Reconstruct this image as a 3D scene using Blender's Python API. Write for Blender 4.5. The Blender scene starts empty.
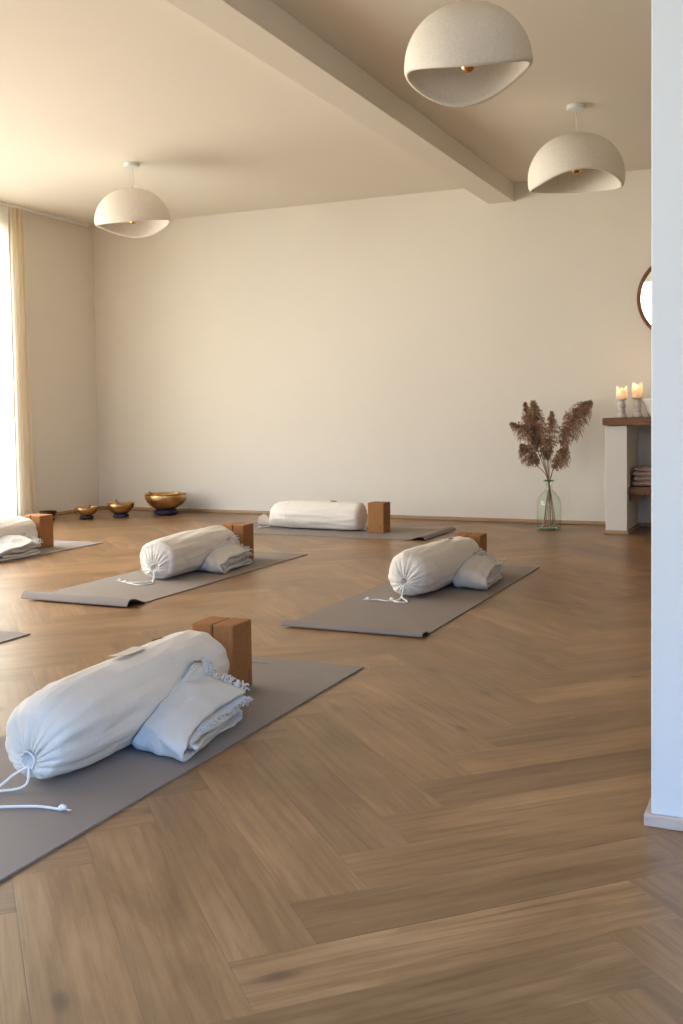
import bpy, bmesh, math, random
from math import sin, cos, pi, sqrt, radians, exp, atan2
from mathutils import Vector, Matrix, noise
C = bpy.context.scene.collection
SC = bpy.context.scene

# ------------------------------------------------------------------ camera
FPX, PITCH, ROLL, YAW, CY, CAMH = 1034.3, 0.0463, -0.0135, 0.4247, 459.5, 0.8678
F = Vector((-sin(YAW)*cos(PITCH), cos(YAW)*cos(PITCH), -sin(PITCH)))
R0 = Vector((cos(YAW), sin(YAW), 0))
U0 = R0.cross(F)
RR = cos(ROLL)*R0 + sin(ROLL)*U0
UU = -sin(ROLL)*R0 + cos(ROLL)*U0
cam_data = bpy.data.cameras.new('camera')
cam = bpy.data.objects.new('camera', cam_data)
C.objects.link(cam)
M4 = Matrix(((RR.x, UU.x, -F.x, 0), (RR.y, UU.y, -F.y, 0), (RR.z, UU.z, -F.z, CAMH), (0, 0, 0, 1)))
cam.matrix_world = M4
cam_data.sensor_fit = 'VERTICAL'
cam_data.sensor_height = 36
cam_data.lens = 36*FPX/1024
cam_data.shift_y = -(512-CY)/1024
cam_data.clip_start = 0.05
SC.camera = cam

# ------------------------------------------------------------------ view, world, daylight
vs = SC.view_settings
vs.view_transform = 'Standard'; vs.look = 'None'; vs.gamma = 1; vs.use_curve_mapping = False
vs.exposure = -0.07
SC.cycles.use_denoising = True
SC.cycles.max_bounces = 10; SC.cycles.diffuse_bounces = 6; SC.cycles.glossy_bounces = 4
SC.cycles.transmission_bounces = 6; SC.cycles.transparent_max_bounces = 12
SC.cycles.sample_clamp_indirect = 6.0
SC.cycles.caustics_reflective = False; SC.cycles.caustics_refractive = False

SKY_LEFT = (1.0, 0.97, 0.90)       # warm bright sky over a sunlit terrace, outside the long window
SKY_BACK = (0.10, 0.42, 1.0)      # blue sky behind the photographer
GROUND = (1.0, 0.93, 0.80)
K_LEFT, K_FAR, K_GROUND, K_BACK = 8.0, 9.2, 12.8, 4.8
FAR = (1.0, 0.95, 0.84)            # bright sky lobe added to light the left part of the back wall

world = bpy.data.worlds.new('sky'); SC.world = world; world.use_nodes = True
nt = world.node_tree; nt.nodes.clear()
def N(nt, t, **k):
    n = nt.nodes.new(t)
    for a, b in k.items(): setattr(n, a, b)
    return n
def MATH(nt, op, a, b=None, c=None, clamp=False):
    n = nt.nodes.new('ShaderNodeMath'); n.operation = op; n.use_clamp = clamp
    for i, v in enumerate((a, b, c)):
        if v is None: continue
        if isinstance(v, (int, float)): n.inputs[i].default_value = v
        else: nt.links.new(v, n.inputs[i])
    return n.outputs[0]
def RAMP(nt, fac, stops, interp='LINEAR'):
    n = nt.nodes.new('ShaderNodeValToRGB'); nt.links.new(fac, n.inputs[0])
    e = n.color_ramp.elements; n.color_ramp.interpolation = interp
    while len(e) < len(stops): e.new(0.5)
    for x, (p, c) in zip(e, stops): x.position = p; x.color = tuple(c)+(1,) if len(c) == 3 else c
    return n.outputs[0]
def MIX(nt, fac, a, b, mode='MIX'):
    n = nt.nodes.new('ShaderNodeMix'); n.data_type = 'RGBA'; n.blend_type = mode
    if isinstance(fac, (int, float)): n.inputs[0].default_value = fac
    else: nt.links.new(fac, n.inputs[0])
    for i, v in ((6, a), (7, b)):
        if isinstance(v, tuple): n.inputs[i].default_value = v+(1,) if len(v) == 3 else v
        else: nt.links.new(v, n.inputs[i])
    return n.outputs[2]
tc = N(nt, 'ShaderNodeTexCoord'); sp = N(nt, 'ShaderNodeSeparateXYZ')
nt.links.new(tc.outputs['Generated'], sp.inputs[0])
kl = tuple(x*K_LEFT for x in SKY_LEFT); kb = tuple(x*K_BACK for x in SKY_BACK); kg = tuple(x*K_GROUND for x in GROUND)
kgb = tuple(x*K_BACK*0.45 for x in (0.8, 0.9, 1.0))
# side: 1 towards -X (terrace), 0 towards -Y (behind the photographer)
side = MATH(nt, 'SUBTRACT', sp.outputs['Y'], sp.outputs['X'])
side = MATH(nt, 'MULTIPLY_ADD', side, 1.6, 0.5, clamp=True)
up = MATH(nt, 'MULTIPLY_ADD', sp.outputs['Z'], 7.0, 0.55, clamp=True)
klh = tuple(x*24.0 for x in SKY_LEFT); kbh = tuple(x*K_BACK*3.4 for x in SKY_BACK)
hi = MATH(nt, 'MULTIPLY_ADD', sp.outputs['Z'], 5.0, -1.5, clamp=True)
kgs = tuple(x*K_GROUND*0.45 for x in GROUND)       # steep ground dimmed so the ceiling near the window gets less light
lft = RAMP(nt, MATH(nt, 'MULTIPLY_ADD', sp.outputs['Z'], 0.5, 0.5), [(0.0, kgs), (0.28, kgs), (0.36, kg), (0.455, kg), (0.52, kl), (0.66, kl), (0.78, klh), (1.0, klh)])
col = MIX(nt, side, MIX(nt, hi, MIX(nt, up, kgb, kb), kbh), lft)
kf = tuple(x*K_FAR for x in FAR)
dv = N(nt, 'ShaderNodeVectorMath', operation='DOT_PRODUCT'); nt.links.new(tc.outputs['Generated'], dv.inputs[0]); dv.inputs[1].default_value = (-0.37, -0.93, 0.05)
lobe = MATH(nt, 'MULTIPLY_ADD', dv.outputs['Value'], 14.0, -12.6, clamp=True)
col = MIX(nt, lobe, col, kf)
bg = N(nt, 'ShaderNodeBackground'); nt.links.new(col, bg.inputs[0]); bg.inputs[1].default_value = 1.0
wo = N(nt, 'ShaderNodeOutputWorld'); nt.links.new(bg.outputs[0], wo.inputs[0])

# the window openings (x or y of the wall, span, heights)
XL, XR, YB, YF, ZC = -5.977, 2.6, 7.767, -1.3, 2.5785
LW = (0.6, 6.62, 0.03, 2.42)      # long glass front in the left wall: y0, y1, z0, z1
BW = (-1.3, 2.4, 0.03, 2.45)       # glass doors behind the photographer: x0, x1, z0, z1
BW2 = (-2.9, -2.1, 0.03, 2.27)
def portal(name, loc, rot, sx, sy):
    l = bpy.data.lights.new(name, 'AREA'); l.shape = 'RECTANGLE'; l.size = sx; l.size_y = sy
    l.cycles.is_portal = True
    o = bpy.data.objects.new(name, l); C.objects.link(o); o.location = loc; o.rotation_euler = rot
    return o
portal('portal_left', (XL-0.16, (LW[0]+LW[1])/2, (LW[2]+LW[3])/2), (0, radians(-90), 0), LW[3]-LW[2], LW[1]-LW[0])
portal('portal_back', ((BW[0]+BW[1])/2, YF-0.16, (BW[2]+BW[3])/2), (radians(90), 0, 0), BW[1]-BW[0], BW[3]-BW[2])

portal('portal_side', ((BW2[0]+BW2[1])/2, YF-0.16, (BW2[2]+BW2[3])/2), (radians(90), 0, 0), BW2[1]-BW2[0], BW2[3]-BW2[2])

# ------------------------------------------------------------------ helpers
def link(o, parent=None):
    C.objects.link(o)
    if parent is not None: o.parent = parent
    return o
def obj(name, bm, m, parent=None, smooth=False, label=None):
    me = bpy.data.meshes.new(name)
    bmesh.ops.recalc_face_normals(bm, faces=bm.faces[:])
    bm.to_mesh(me); bm.free()
    me.materials.append(m)
    if smooth:
        for p in me.polygons: p.use_smooth = True
    o = bpy.data.objects.new(name, me); link(o, parent)
    if label: o['label'] = label
    return o
def thing(name, label, cat, loc=(0, 0, 0), rotz=0, group=None):
    o = bpy.data.objects.new(name, None); link(o)
    o.empty_display_size = 0.05
    o.location = loc; o.rotation_euler = (0, 0, rotz); o['label'] = label; o['category'] = cat
    if group: o['group'] = group
    return o
def tag(o, label, cat, group=None):
    o['label'] = label; o['category'] = cat
    if group: o['group'] = group
    return o
def struct(name, bm, m, smooth=False):
    o = obj(name, bm, m, None, smooth); o['kind'] = 'structure'; return o
def BM(): return bmesh.new()
def box(bm, a, b, bev=0.0, seg=2):
    x0, y0, z0 = a; x1, y1, z1 = b
    v = [bm.verts.new(p) for p in ((x0,y0,z0),(x1,y0,z0),(x1,y1,z0),(x0,y1,z0),(x0,y0,z1),(x1,y0,z1),(x1,y1,z1),(x0,y1,z1))]
    fs = [bm.faces.new([v[i] for i in f]) for f in ((3,2,1,0),(4,5,6,7),(0,1,5,4),(1,2,6,5),(2,3,7,6),(3,0,4,7))]
    if bev > 0:
        es = list({e for f in fs for e in f.edges})
        bmesh.ops.bevel(bm, geom=es, offset=bev, segments=seg, affect='EDGES', profile=0.5)
    return bm
def lathe(bm, prof, n=48, c=(0, 0, 0), cap=True, fn=None):
    rings = []
    for (r, z) in prof:
        if r < 1e-6: rings.append([bm.verts.new((c[0], c[1], c[2]+z))]); continue
        ring = []
        for i in range(n):
            a = 2*pi*i/n; p = (c[0]+r*cos(a), c[1]+r*sin(a), c[2]+z)
            if fn: p = fn(p, a, r, z)
            ring.append(bm.verts.new(p))
        rings.append(ring)
    for A, B in zip(rings, rings[1:]):
        for i in range(n):
            j = (i+1) % n
            if len(A) == 1 and len(B) == 1: continue
            if len(A) == 1: bm.faces.new((A[0], B[j], B[i]))
            elif len(B) == 1: bm.faces.new((A[i], A[j], B[0]))
            else: bm.faces.new((A[i], A[j], B[j], B[i]))
    if cap:
        for ring in (rings[0], rings[-1]):
            if len(ring) > 2: bm.faces.new(ring)
    return bm
def cr(pts, n=8):
    P = [Vector(p) for p in pts]; P = [P[0]*2-P[1]]+P+[P[-1]*2-P[-2]]; out = []
    for i in range(1, len(P)-2):
        a, b, c, d = P[i-1:i+3]
        for k in range(n):
            t = k/n
            out.append(0.5*((2*b)+(c-a)*t+(2*a-5*b+4*c-d)*t*t+(3*b-a-3*c+d)*t**3))
    out.append(P[-2]); return out
def tube(bm, pts, r, n=8, cap=True):
    pts = [Vector(p) for p in pts]; m = len(pts)
    rad = r if callable(r) else (lambda t: r)
    prev = None; rings = []
    for i, p in enumerate(pts):
        t = (pts[min(i+1, m-1)]-pts[max(i-1, 0)])
        if t.length < 1e-9: t = Vector((0, 0, 1))
        t.normalize()
        if prev is None:
            a = Vector((0, 0, 1)) if abs(t.z) < 0.9 else Vector((1, 0, 0)); u = t.cross(a).normalized()
        else: u = (prev-t*prev.dot(t)); u = u.normalized() if u.length > 1e-6 else t.orthogonal().normalized()
        prev = u; v = t.cross(u); rr = rad(i/(m-1))
        rings.append([bm.verts.new(p+(u*cos(2*pi*k/n)+v*sin(2*pi*k/n))*rr) for k in range(n)])
    for A, B in zip(rings, rings[1:]):
        for k in range(n): bm.faces.new((A[k], A[(k+1) % n], B[(k+1) % n], B[k]))
    if cap and n > 2: bm.faces.new(rings[0][::-1]); bm.faces.new(rings[-1])
    return bm
def nz(x, y, z=0.0): return noise.noise(Vector((x, y, z)))

# ------------------------------------------------------------------ materials
def mat(name, base=(0.5,)*3, rough=0.6, metal=0.0, spec=0.5, sheen=0.0, trans=0.0):
    m = bpy.data.materials.new(name); m.use_nodes = True
    t = m.node_tree; b = t.nodes['Principled BSDF']
    b.inputs['Base Color'].default_value = tuple(base)+(1,)
    b.inputs['Roughness'].default_value = rough; b.inputs['Metallic'].default_value = metal
    b.inputs['Specular IOR Level'].default_value = spec
    b.inputs['Sheen Weight'].default_value = sheen
    b.inputs['Transmission Weight'].default_value = trans
    return m, t, b
def coords(t, scale=(1, 1, 1), rot=(0, 0, 0), src='Object'):
    tc = N(t, 'ShaderNodeTexCoord'); mp = N(t, 'ShaderNodeMapping')
    mp.inputs['Scale'].default_value = scale; mp.inputs['Rotation'].default_value = rot
    t.links.new(tc.outputs[src], mp.inputs[0]); return mp.outputs[0]
def noi(t, vec, scale, detail=4, rough=0.55, dist=0.0, out='Fac'):
    n = N(t, 'ShaderNodeTexNoise'); n.inputs['Scale'].default_value = scale; n.inputs['Detail'].default_value = detail
    n.inputs['Roughness'].default_value = rough; n.inputs['Distortion'].default_value = dist
    t.links.new(vec, n.inputs['Vector']); return n.outputs[out]
def bump(t, b, h, strength, dist):
    n = N(t, 'ShaderNodeBump'); n.inputs['Strength'].default_value = strength; n.inputs['Distance'].default_value = dist
    t.links.new(h, n.inputs['Height']); t.links.new(n.outputs[0], b.inputs['Normal']); return n
def tinted(name, base, rough, nscale=8, var=0.06, bscale=60, bstr=0.2, bdist=0.002, **k):
    m, t, b = mat(name, base, rough, **k)
    v = coords(t); f = noi(t, v, nscale)
    lo = tuple(x*(1-var) for x in base); hi = tuple(min(1, x*(1+var)) for x in base)
    t.links.new(RAMP(t, f, [(0.3, lo), (0.7, hi)]), b.inputs['Base Color'])
    bump(t, b, noi(t, v, bscale), bstr, bdist)
    return m
def wood_mat(name, dark, light, rough=0.5, scale=(14, 1.2, 14), bstr=0.15):
    m, t, b = mat(name, light, rough)
    v = coords(t, scale); f = noi(t, v, 3.0, 8, 0.6, 0.6)
    t.links.new(RAMP(t, f, [(0.3, dark), (0.7, light)]), b.inputs['Base Color'])
    bump(t, b, f, bstr, 0.002); return m

M_WALL = tinted('lime_plaster', (0.78, 0.735, 0.65), 0.9, 1.1, 0.018, 120, 0.12, 0.0012, spec=0.2)
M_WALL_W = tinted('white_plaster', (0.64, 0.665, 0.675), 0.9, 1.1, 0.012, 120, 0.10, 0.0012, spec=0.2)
M_PIER = tinted('masonry_plaster', (0.74, 0.715, 0.67), 0.9, 1.1, 0.012, 120, 0.10, 0.0012, spec=0.2)
M_CEIL = tinted('ceiling_paint', (0.78, 0.73, 0.64), 0.92, 0.8, 0.012, 90, 0.08, 0.001, spec=0.2)
M_TRIM = wood_mat('oak_trim', (0.36, 0.22, 0.12), (0.47, 0.31, 0.18), 0.5, (3, 3, 30))
M_TRIM_G = wood_mat('limed_oak_trim', (0.40, 0.32, 0.27), (0.56, 0.47, 0.41), 0.55, (3, 3, 30))
M_WHITE = tinted('white_paint', (0.82, 0.81, 0.78), 0.5, 5, 0.01, 80, 0.03, 0.0005)
M_FRAME = tinted('window_frame_paint', (0.70, 0.69, 0.66), 0.4, 5, 0.01, 80, 0.02, 0.0005)

def floor_material():
    m, t, b = mat('herringbone_oak', (0.4, 0.28, 0.2), 0.42, spec=0.42)
    uv = N(t, 'ShaderNodeUVMap'); uv.uv_map = 'UVMap'
    at = N(t, 'ShaderNodeAttribute'); at.attribute_name = 'plank'; at.attribute_type = 'GEOMETRY'
    sep = N(t, 'ShaderNodeSeparateColor'); t.links.new(at.outputs['Color'], sep.inputs[0])
    r1, r2, r3 = sep.outputs
    # grain coordinates: metres along (u) and across (v), shifted by plank
    su = N(t, 'ShaderNodeSeparateXYZ'); t.links.new(uv.outputs[0], su.inputs[0])
    cb = N(t, 'ShaderNodeCombineXYZ')
    t.links.new(MATH(t, 'MULTIPLY_ADD', r1, 37.0, su.outputs[0]), cb.inputs[0])
    t.links.new(MATH(t, 'MULTIPLY_ADD', r2, 23.0, su.outputs[1]), cb.inputs[1])
    t.links.new(MATH(t, 'MULTIPLY', r3, 11.0), cb.inputs[2])
    def mp(sc):
        n = N(t, 'ShaderNodeMapping'); n.inputs['Scale'].default_value = sc; t.links.new(cb.outputs[0], n.inputs[0]); return n.outputs[0]
    broad = noi(t, mp((1.6, 6, 1)), 1.0, 5, 0.6, 1.2)
    grain = noi(t, mp((2.2, 34, 1)), 1.0, 6, 0.62, 1.6)
    fine = noi(t, mp((9, 330, 1)), 1.0, 3, 0.6)
    wv = N(t, 'ShaderNodeTexWave'); wv.wave_type = 'BANDS'; wv.bands_direction = 'Y'
    wv.inputs['Scale'].default_value = 1.0; wv.inputs['Distortion'].default_value = 7.0
    wv.inputs['Detail'].default_value = 2.0; wv.inputs['Detail Scale'].default_value = 0.9
    t.links.new(mp((0.9, 11, 1)), wv.inputs['Vector'])
    # knots
    vo = N(t, 'ShaderNodeTexVoronoi'); vo.inputs['Scale'].default_value = 1.0
    t.links.new(mp((3.2, 7.5, 1)), vo.inputs['Vector'])
    vs_ = N(t, 'ShaderNodeSeparateColor'); t.links.new(vo.outputs['Color'], vs_.inputs[0])
    kn = RAMP(t, vo.outputs['Distance'], [(0.0, (1,)*3), (0.06, (0.8,)*3), (0.13, (0.25,)*3), (0.26, (0,)*3)])
    pick = MATH(t, 'GREATER_THAN', vs_.outputs[0], 0.70)
    knot = MATH(t, 'MULTIPLY', kn, pick)
    a = RAMP(t, broad, [(0.25, (0.180, 0.099, 0.043)), (0.5, (0.275, 0.158, 0.073)), (0.75, (0.370, 0.222, 0.110))])
    g = RAMP(t, grain, [(0.32, (0.66, 0.61, 0.57)), (0.55, (1, 1, 1))])
    c = MIX(t, 0.8, a, g, 'MULTIPLY')
    w2 = RAMP(t, wv.outputs['Fac'], [(0.0, (0.84, 0.80, 0.77)), (0.5, (1, 1, 1))])
    c = MIX(t, 0.55, c, w2, 'MULTIPLY')
    fi = RAMP(t, fine, [(0.35, (0.86, 0.84, 0.82)), (0.55, (1, 1, 1))])
    c = MIX(t, 0.45, c, fi, 'MULTIPLY')
    ton = RAMP(t, r3, [(0, (0.82, 0.81, 0.81)), (0.5, (1.0, 0.99, 0.98)), (1, (1.18, 1.17, 1.16))])
    c = MIX(t, 1.0, c, ton, 'MULTIPLY')
    c = MIX(t, MATH(t, 'MULTIPLY', knot, 0.9), c, (0.10, 0.055, 0.032))
    # joint: distance to the plank edge is stored in the second uv layer
    uv2 = N(t, 'ShaderNodeUVMap'); uv2.uv_map = 'edge'
    s2 = N(t, 'ShaderNodeSeparateXYZ'); t.links.new(uv2.outputs[0], s2.inputs[0])
    def edge(o, L):
        d = MATH(t, 'SUBTRACT', L/2, MATH(t, 'ABSOLUTE', MATH(t, 'SUBTRACT', o, L/2))); return d
    d = MATH(t, 'MINIMUM', edge(s2.outputs[0], 0.754), edge(s2.outputs[1], 0.1508))
    j = RAMP(t, MATH(t, 'MULTIPLY', d, 100.0), [(0.0, (0,)*3), (0.13, (1,)*3)])
    c = MIX(t, MATH(t, 'MULTIPLY', MATH(t, 'SUBTRACT', 1.0, j), 0.45), c, (0.085, 0.048, 0.03))
    t.links.new(c, b.inputs['Base Color'])
    rg = MATH(t, 'MULTIPLY_ADD', grain, 0.16, 0.27)
    t.links.new(rg, b.inputs['Roughness'])
    h = MATH(t, 'ADD', MATH(t, 'MULTIPLY', fine, 0.12), MATH(t, 'MULTIPLY', j, 1.0))
    h = MATH(t, 'ADD', h, MATH(t, 'MULTIPLY', grain, 0.15))
    bump(t, b, h, 0.35, 0.0008)
    return m
M_FLOOR = floor_material()

def fabric(name, base, var=0.05, rib=(420, 420), bstr=0.35, crease=6.0, sheen=0.15, bd=0.0015, rb=0.30):
    m, t, b = mat(name, base, 0.95, spec=0.15, sheen=sheen)
    v = coords(t)
    f = noi(t, v, 14, 4)
    lo = tuple(x*(1-var) for x in base)
    t.links.new(RAMP(t, f, [(0.3, lo), (0.65, base)]), b.inputs['Base Color'])
    w1 = N(t, 'ShaderNodeTexWave'); w1.bands_direction = 'X'; w1.inputs['Scale'].default_value = rib[0]/6.28
    w1.inputs['Distortion'].default_value = 2.5; w1.inputs['Detail Scale'].default_value = 0.6; t.links.new(v, w1.inputs[0])
    w2 = N(t, 'ShaderNodeTexWave'); w2.bands_direction = 'Y'; w2.inputs['Scale'].default_value = rib[1]/6.28
    w2.inputs['Distortion'].default_value = 2.5; w2.inputs['Detail Scale'].default_value = 0.6; t.links.new(v, w2.inputs[0])
    cr_ = noi(t, v, 38, 5, 0.7, 1.5)
    h = MATH(t, 'ADD', MATH(t, 'MULTIPLY', w1.outputs['Fac'], rb), MATH(t, 'MULTIPLY', w2.outputs['Fac'], 0.30))
    h = MATH(t, 'ADD', h, MATH(t, 'MULTIPLY', cr_, crease*0.45))
    vs3 = coords(t, (1, 0.35, 1)); h = MATH(t, 'ADD', h, MATH(t, 'MULTIPLY', noi(t, vs3, 16, 3, 0.6, 2.0), crease*0.6))
    bump(t, b, h, bstr, 0.0015)
    return m
M_MUSLIN = fabric('natural_muslin', (0.78, 0.725, 0.645))
M_BLANKET = fabric('cream_gauze_blanket', (0.76, 0.73, 0.68), 0.05, (520, 900), 0.9, 5, 0.15, 0.0028, 0.9)
M_CORD = tinted('cotton_cord', (0.86, 0.84, 0.80), 0.9, 40, 0.03, 900, 0.5, 0.0006)
M_PAPER = tinted('paper_tag', (0.60, 0.53, 0.46), 0.8, 30, 0.03, 200, 0.1, 0.0004)
M_PATCH = tinted('dark_leather_patch', (0.045, 0.032, 0.026), 0.6, 40, 0.1, 300, 0.2, 0.0004)
M_HOLE = tinted('bolster_core_cotton', (0.30, 0.26, 0.22), 0.95, 30, 0.1, 200, 0.3, 0.001)
M_MAT = tinted('taupe_rubber_mat', (0.245, 0.208, 0.188), 0.68, 3, 0.03, 420, 0.35, 0.0006, spec=0.3)
M_INK = tinted('dark_print', (0.12, 0.075, 0.05), 0.8, 20, 0.05)
def cork_mat():
    m, t, b = mat('cork', (0.42, 0.2, 0.1), 0.8, spec=0.2)
    v = coords(t)
    vo = N(t, 'ShaderNodeTexVoronoi'); vo.inputs['Scale'].default_value = 260; t.links.new(v, vo.inputs['Vector'])
    s = N(t, 'ShaderNodeSeparateColor'); t.links.new(vo.outputs['Color'], s.inputs[0])
    c = RAMP(t, s.outputs[0], [(0.0, (0.26, 0.112, 0.040)), (0.2, (0.32, 0.142, 0.053)), (1.0, (0.36, 0.165, 0.064))])
    t.links.new(c, b.inputs['Base Color']); bump(t, b, s.outputs[1], 0.15, 0.0008); return m
M_CORK = cork_mat()
M_LAMP = tinted('paper_mache', (0.80, 0.745, 0.665), 0.93, 90, 0.05, 150, 0.55, 0.003, spec=0.15)
M_CANOPY = tinted('canopy_enamel', (0.70, 0.72, 0.70), 0.45, 20, 0.01)
M_CABLE = tinted('lamp_cable', (0.62, 0.58, 0.50), 0.6, 20, 0.02)
M_GOLD, t_, b_ = mat('gold_bulb', (0.75, 0.46, 0.18), 0.22, 1.0)
M_BRASS, t_, b_ = mat('hammered_bronze', (0.52, 0.34, 0.15), 0.34, 1.0)
v_ = coords(t_); vo_ = N(t_, 'ShaderNodeTexVoronoi'); vo_.inputs['Scale'].default_value = 55; t_.links.new(v_, vo_.inputs['Vector'])
vo_.feature = 'SMOOTH_F1'
t_.links.new(RAMP(t_, noi(t_, v_, 14), [(0.3, (0.46, 0.27, 0.11)), (0.7, (0.80, 0.54, 0.26))]), b_.inputs['Base Color'])
bump(t_, b_, vo_.outputs['Distance'], 0.5, 0.004)
M_BRONZE_SHADED = tinted('shaded_bronze', (0.07, 0.04, 0.022), 0.4, 20, 0.2, 80, 0.3, 0.002, metal=0.7)  # bronze with the smallest bowl's backlit shade put into the colour
def brocade(name, a, c):
    m, t, b = mat(name, a, 0.7)
    vo = N(t, 'ShaderNodeTexVoronoi'); vo.inputs['Scale'].default_value = 60; t.links.new(coords(t), vo.inputs['Vector'])
    t.links.new(RAMP(t, vo.outputs['Distance'], [(0.2, c), (0.32, a)]), b.inputs['Base Color']); return m
M_RING = brocade('indigo_brocade', (0.012, 0.008, 0.035), (0.12, 0.08, 0.13))
M_RINGD = brocade('olive_brocade', (0.02, 0.018, 0.014), (0.09, 0.07, 0.03))
M_MALLET = wood_mat('mallet_wood', (0.10, 0.055, 0.03), (0.20, 0.11, 0.055))
M_SLAB = wood_mat('old_oak_beam', (0.105, 0.042, 0.017), (0.235, 0.105, 0.044), 0.6, (1.5, 16, 16), 0.4)
M_MIRF = wood_mat('walnut_mirror_frame', (0.15, 0.048, 0.018), (0.27, 0.092, 0.036), 0.45, (6, 6, 6))
M_MIRROR, t_, b_ = mat('mirror_silver', (0.93, 0.93, 0.92), 0.02, 1.0)
M_TOWEL1 = fabric('dusty_rose_towel', (0.50, 0.37, 0.315), 0.06, (500, 500), 0.5)
M_TOWEL2 = fabric('sand_towel', (0.56, 0.45, 0.38), 0.06, (500, 500), 0.5)
M_HOLDER = tinted('limewashed_turned_wood', (0.60, 0.555, 0.49), 0.75, 20, 0.05, 100, 0.2, 0.001)
M_CERAM = tinted('white_ceramic', (0.78, 0.74, 0.68), 0.3, 10, 0.01)
M_REED = tinted('dry_reed_stem', (0.33, 0.20, 0.115), 0.8, 30, 0.15)
def plume_mat():
    m, t, b = mat('dry_plume', (0.3, 0.17, 0.1), 0.9, spec=0.1, sheen=0.2)
    f = noi(t, coords(t), 26, 3)
    t.links.new(RAMP(t, f, [(0.3, (0.26, 0.135, 0.07)), (0.7, (0.52, 0.32, 0.19))]), b.inputs['Base Color']); return m
M_PLUME = plume_mat()
def glass_mat(name, tint, edge, amount=0.9):
    m = bpy.data.materials.new(name); m.use_nodes = True; t = m.node_tree; t.nodes.clear()
    lw = N(t, 'ShaderNodeLayerWeight'); lw.inputs['Blend'].default_value = 0.35
    c = RAMP(t, lw.outputs['Facing'], [(0.0, tint), (0.6, tint), (1.0, edge)])
    tr = N(t, 'ShaderNodeBsdfTransparent'); t.links.new(c, tr.inputs[0])
    gl = N(t, 'ShaderNodeBsdfGlossy'); gl.inputs['Roughness'].default_value = 0.03
    fw = N(t, 'ShaderNodeLayerWeight'); fw.inputs['Blend'].default_value = 0.5
    fr = MATH(t, 'MULTIPLY_ADD', MATH(t, 'POWER', fw.outputs['Facing'], 5.0), 0.9, 0.035)
    mx = N(t, 'ShaderNodeMixShader'); t.links.new(fr, mx.inputs[0])
    t.links.new(tr.outputs[0], mx.inputs[1]); t.links.new(gl.outputs[0], mx.inputs[2])
    o = N(t, 'ShaderNodeOutputMaterial'); t.links.new(mx.outputs[0], o.inputs[0]); return m
M_VGLASS = glass_mat('green_bottle_glass', (0.955, 0.985, 0.965), (0.36, 0.58, 0.47))
M_VGLASS_D = glass_mat('thick_green_glass', (0.66, 0.80, 0.72), (0.12, 0.25, 0.18))
M_PANE = glass_mat('window_glass', (0.97, 0.98, 0.98), (0.85, 0.9, 0.9))
def translucent(name, base, f, rough=0.95):
    m = bpy.data.materials.new(name); m.use_nodes = True; t = m.node_tree; t.nodes.clear()
    d = N(t, 'ShaderNodeBsdfDiffuse'); d.inputs[0].default_value = tuple(base)+(1,)
    tl = N(t, 'ShaderNodeBsdfTranslucent'); tl.inputs[0].default_value = tuple(base)+(1,)
    v = coords(t, (1, 1, 0.2)); bp = N(t, 'ShaderNodeBump'); bp.inputs['Strength'].default_value = 0.2; bp.inputs['Distance'].default_value = 0.002
    t.links.new(noi(t, v, 60), bp.inputs['Height']); t.links.new(bp.outputs[0], d.inputs['Normal'])
    mx = N(t, 'ShaderNodeMixShader'); mx.inputs[0].default_value = f
    t.links.new(d.outputs[0], mx.inputs[1]); t.links.new(tl.outputs[0], mx.inputs[2])
    o = N(t, 'ShaderNodeOutputMaterial'); t.links.new(mx.outputs[0], o.inputs[0]); return m
M_CURTAIN = translucent('cream_curtain_cloth', (0.90, 0.82, 0.67), 0.5)
M_SHEER = translucent('sheer_voile', (0.93, 0.90, 0.82), 0.75)
M_WAX = translucent('candle_wax', (0.92, 0.84, 0.72), 0.35)
m_ = bpy.data.materials.new('candle_flame'); m_.use_nodes = True; t_ = m_.node_tree; t_.nodes.clear()
e_ = N(t_, 'ShaderNodeEmission'); e_.inputs[0].default_value = (1.0, 0.62, 0.26, 1); e_.inputs[1].default_value = 9.0
o_ = N(t_, 'ShaderNodeOutputMaterial'); t_.links.new(e_.outputs[0], o_.inputs[0]); M_FLAME = m_

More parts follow.
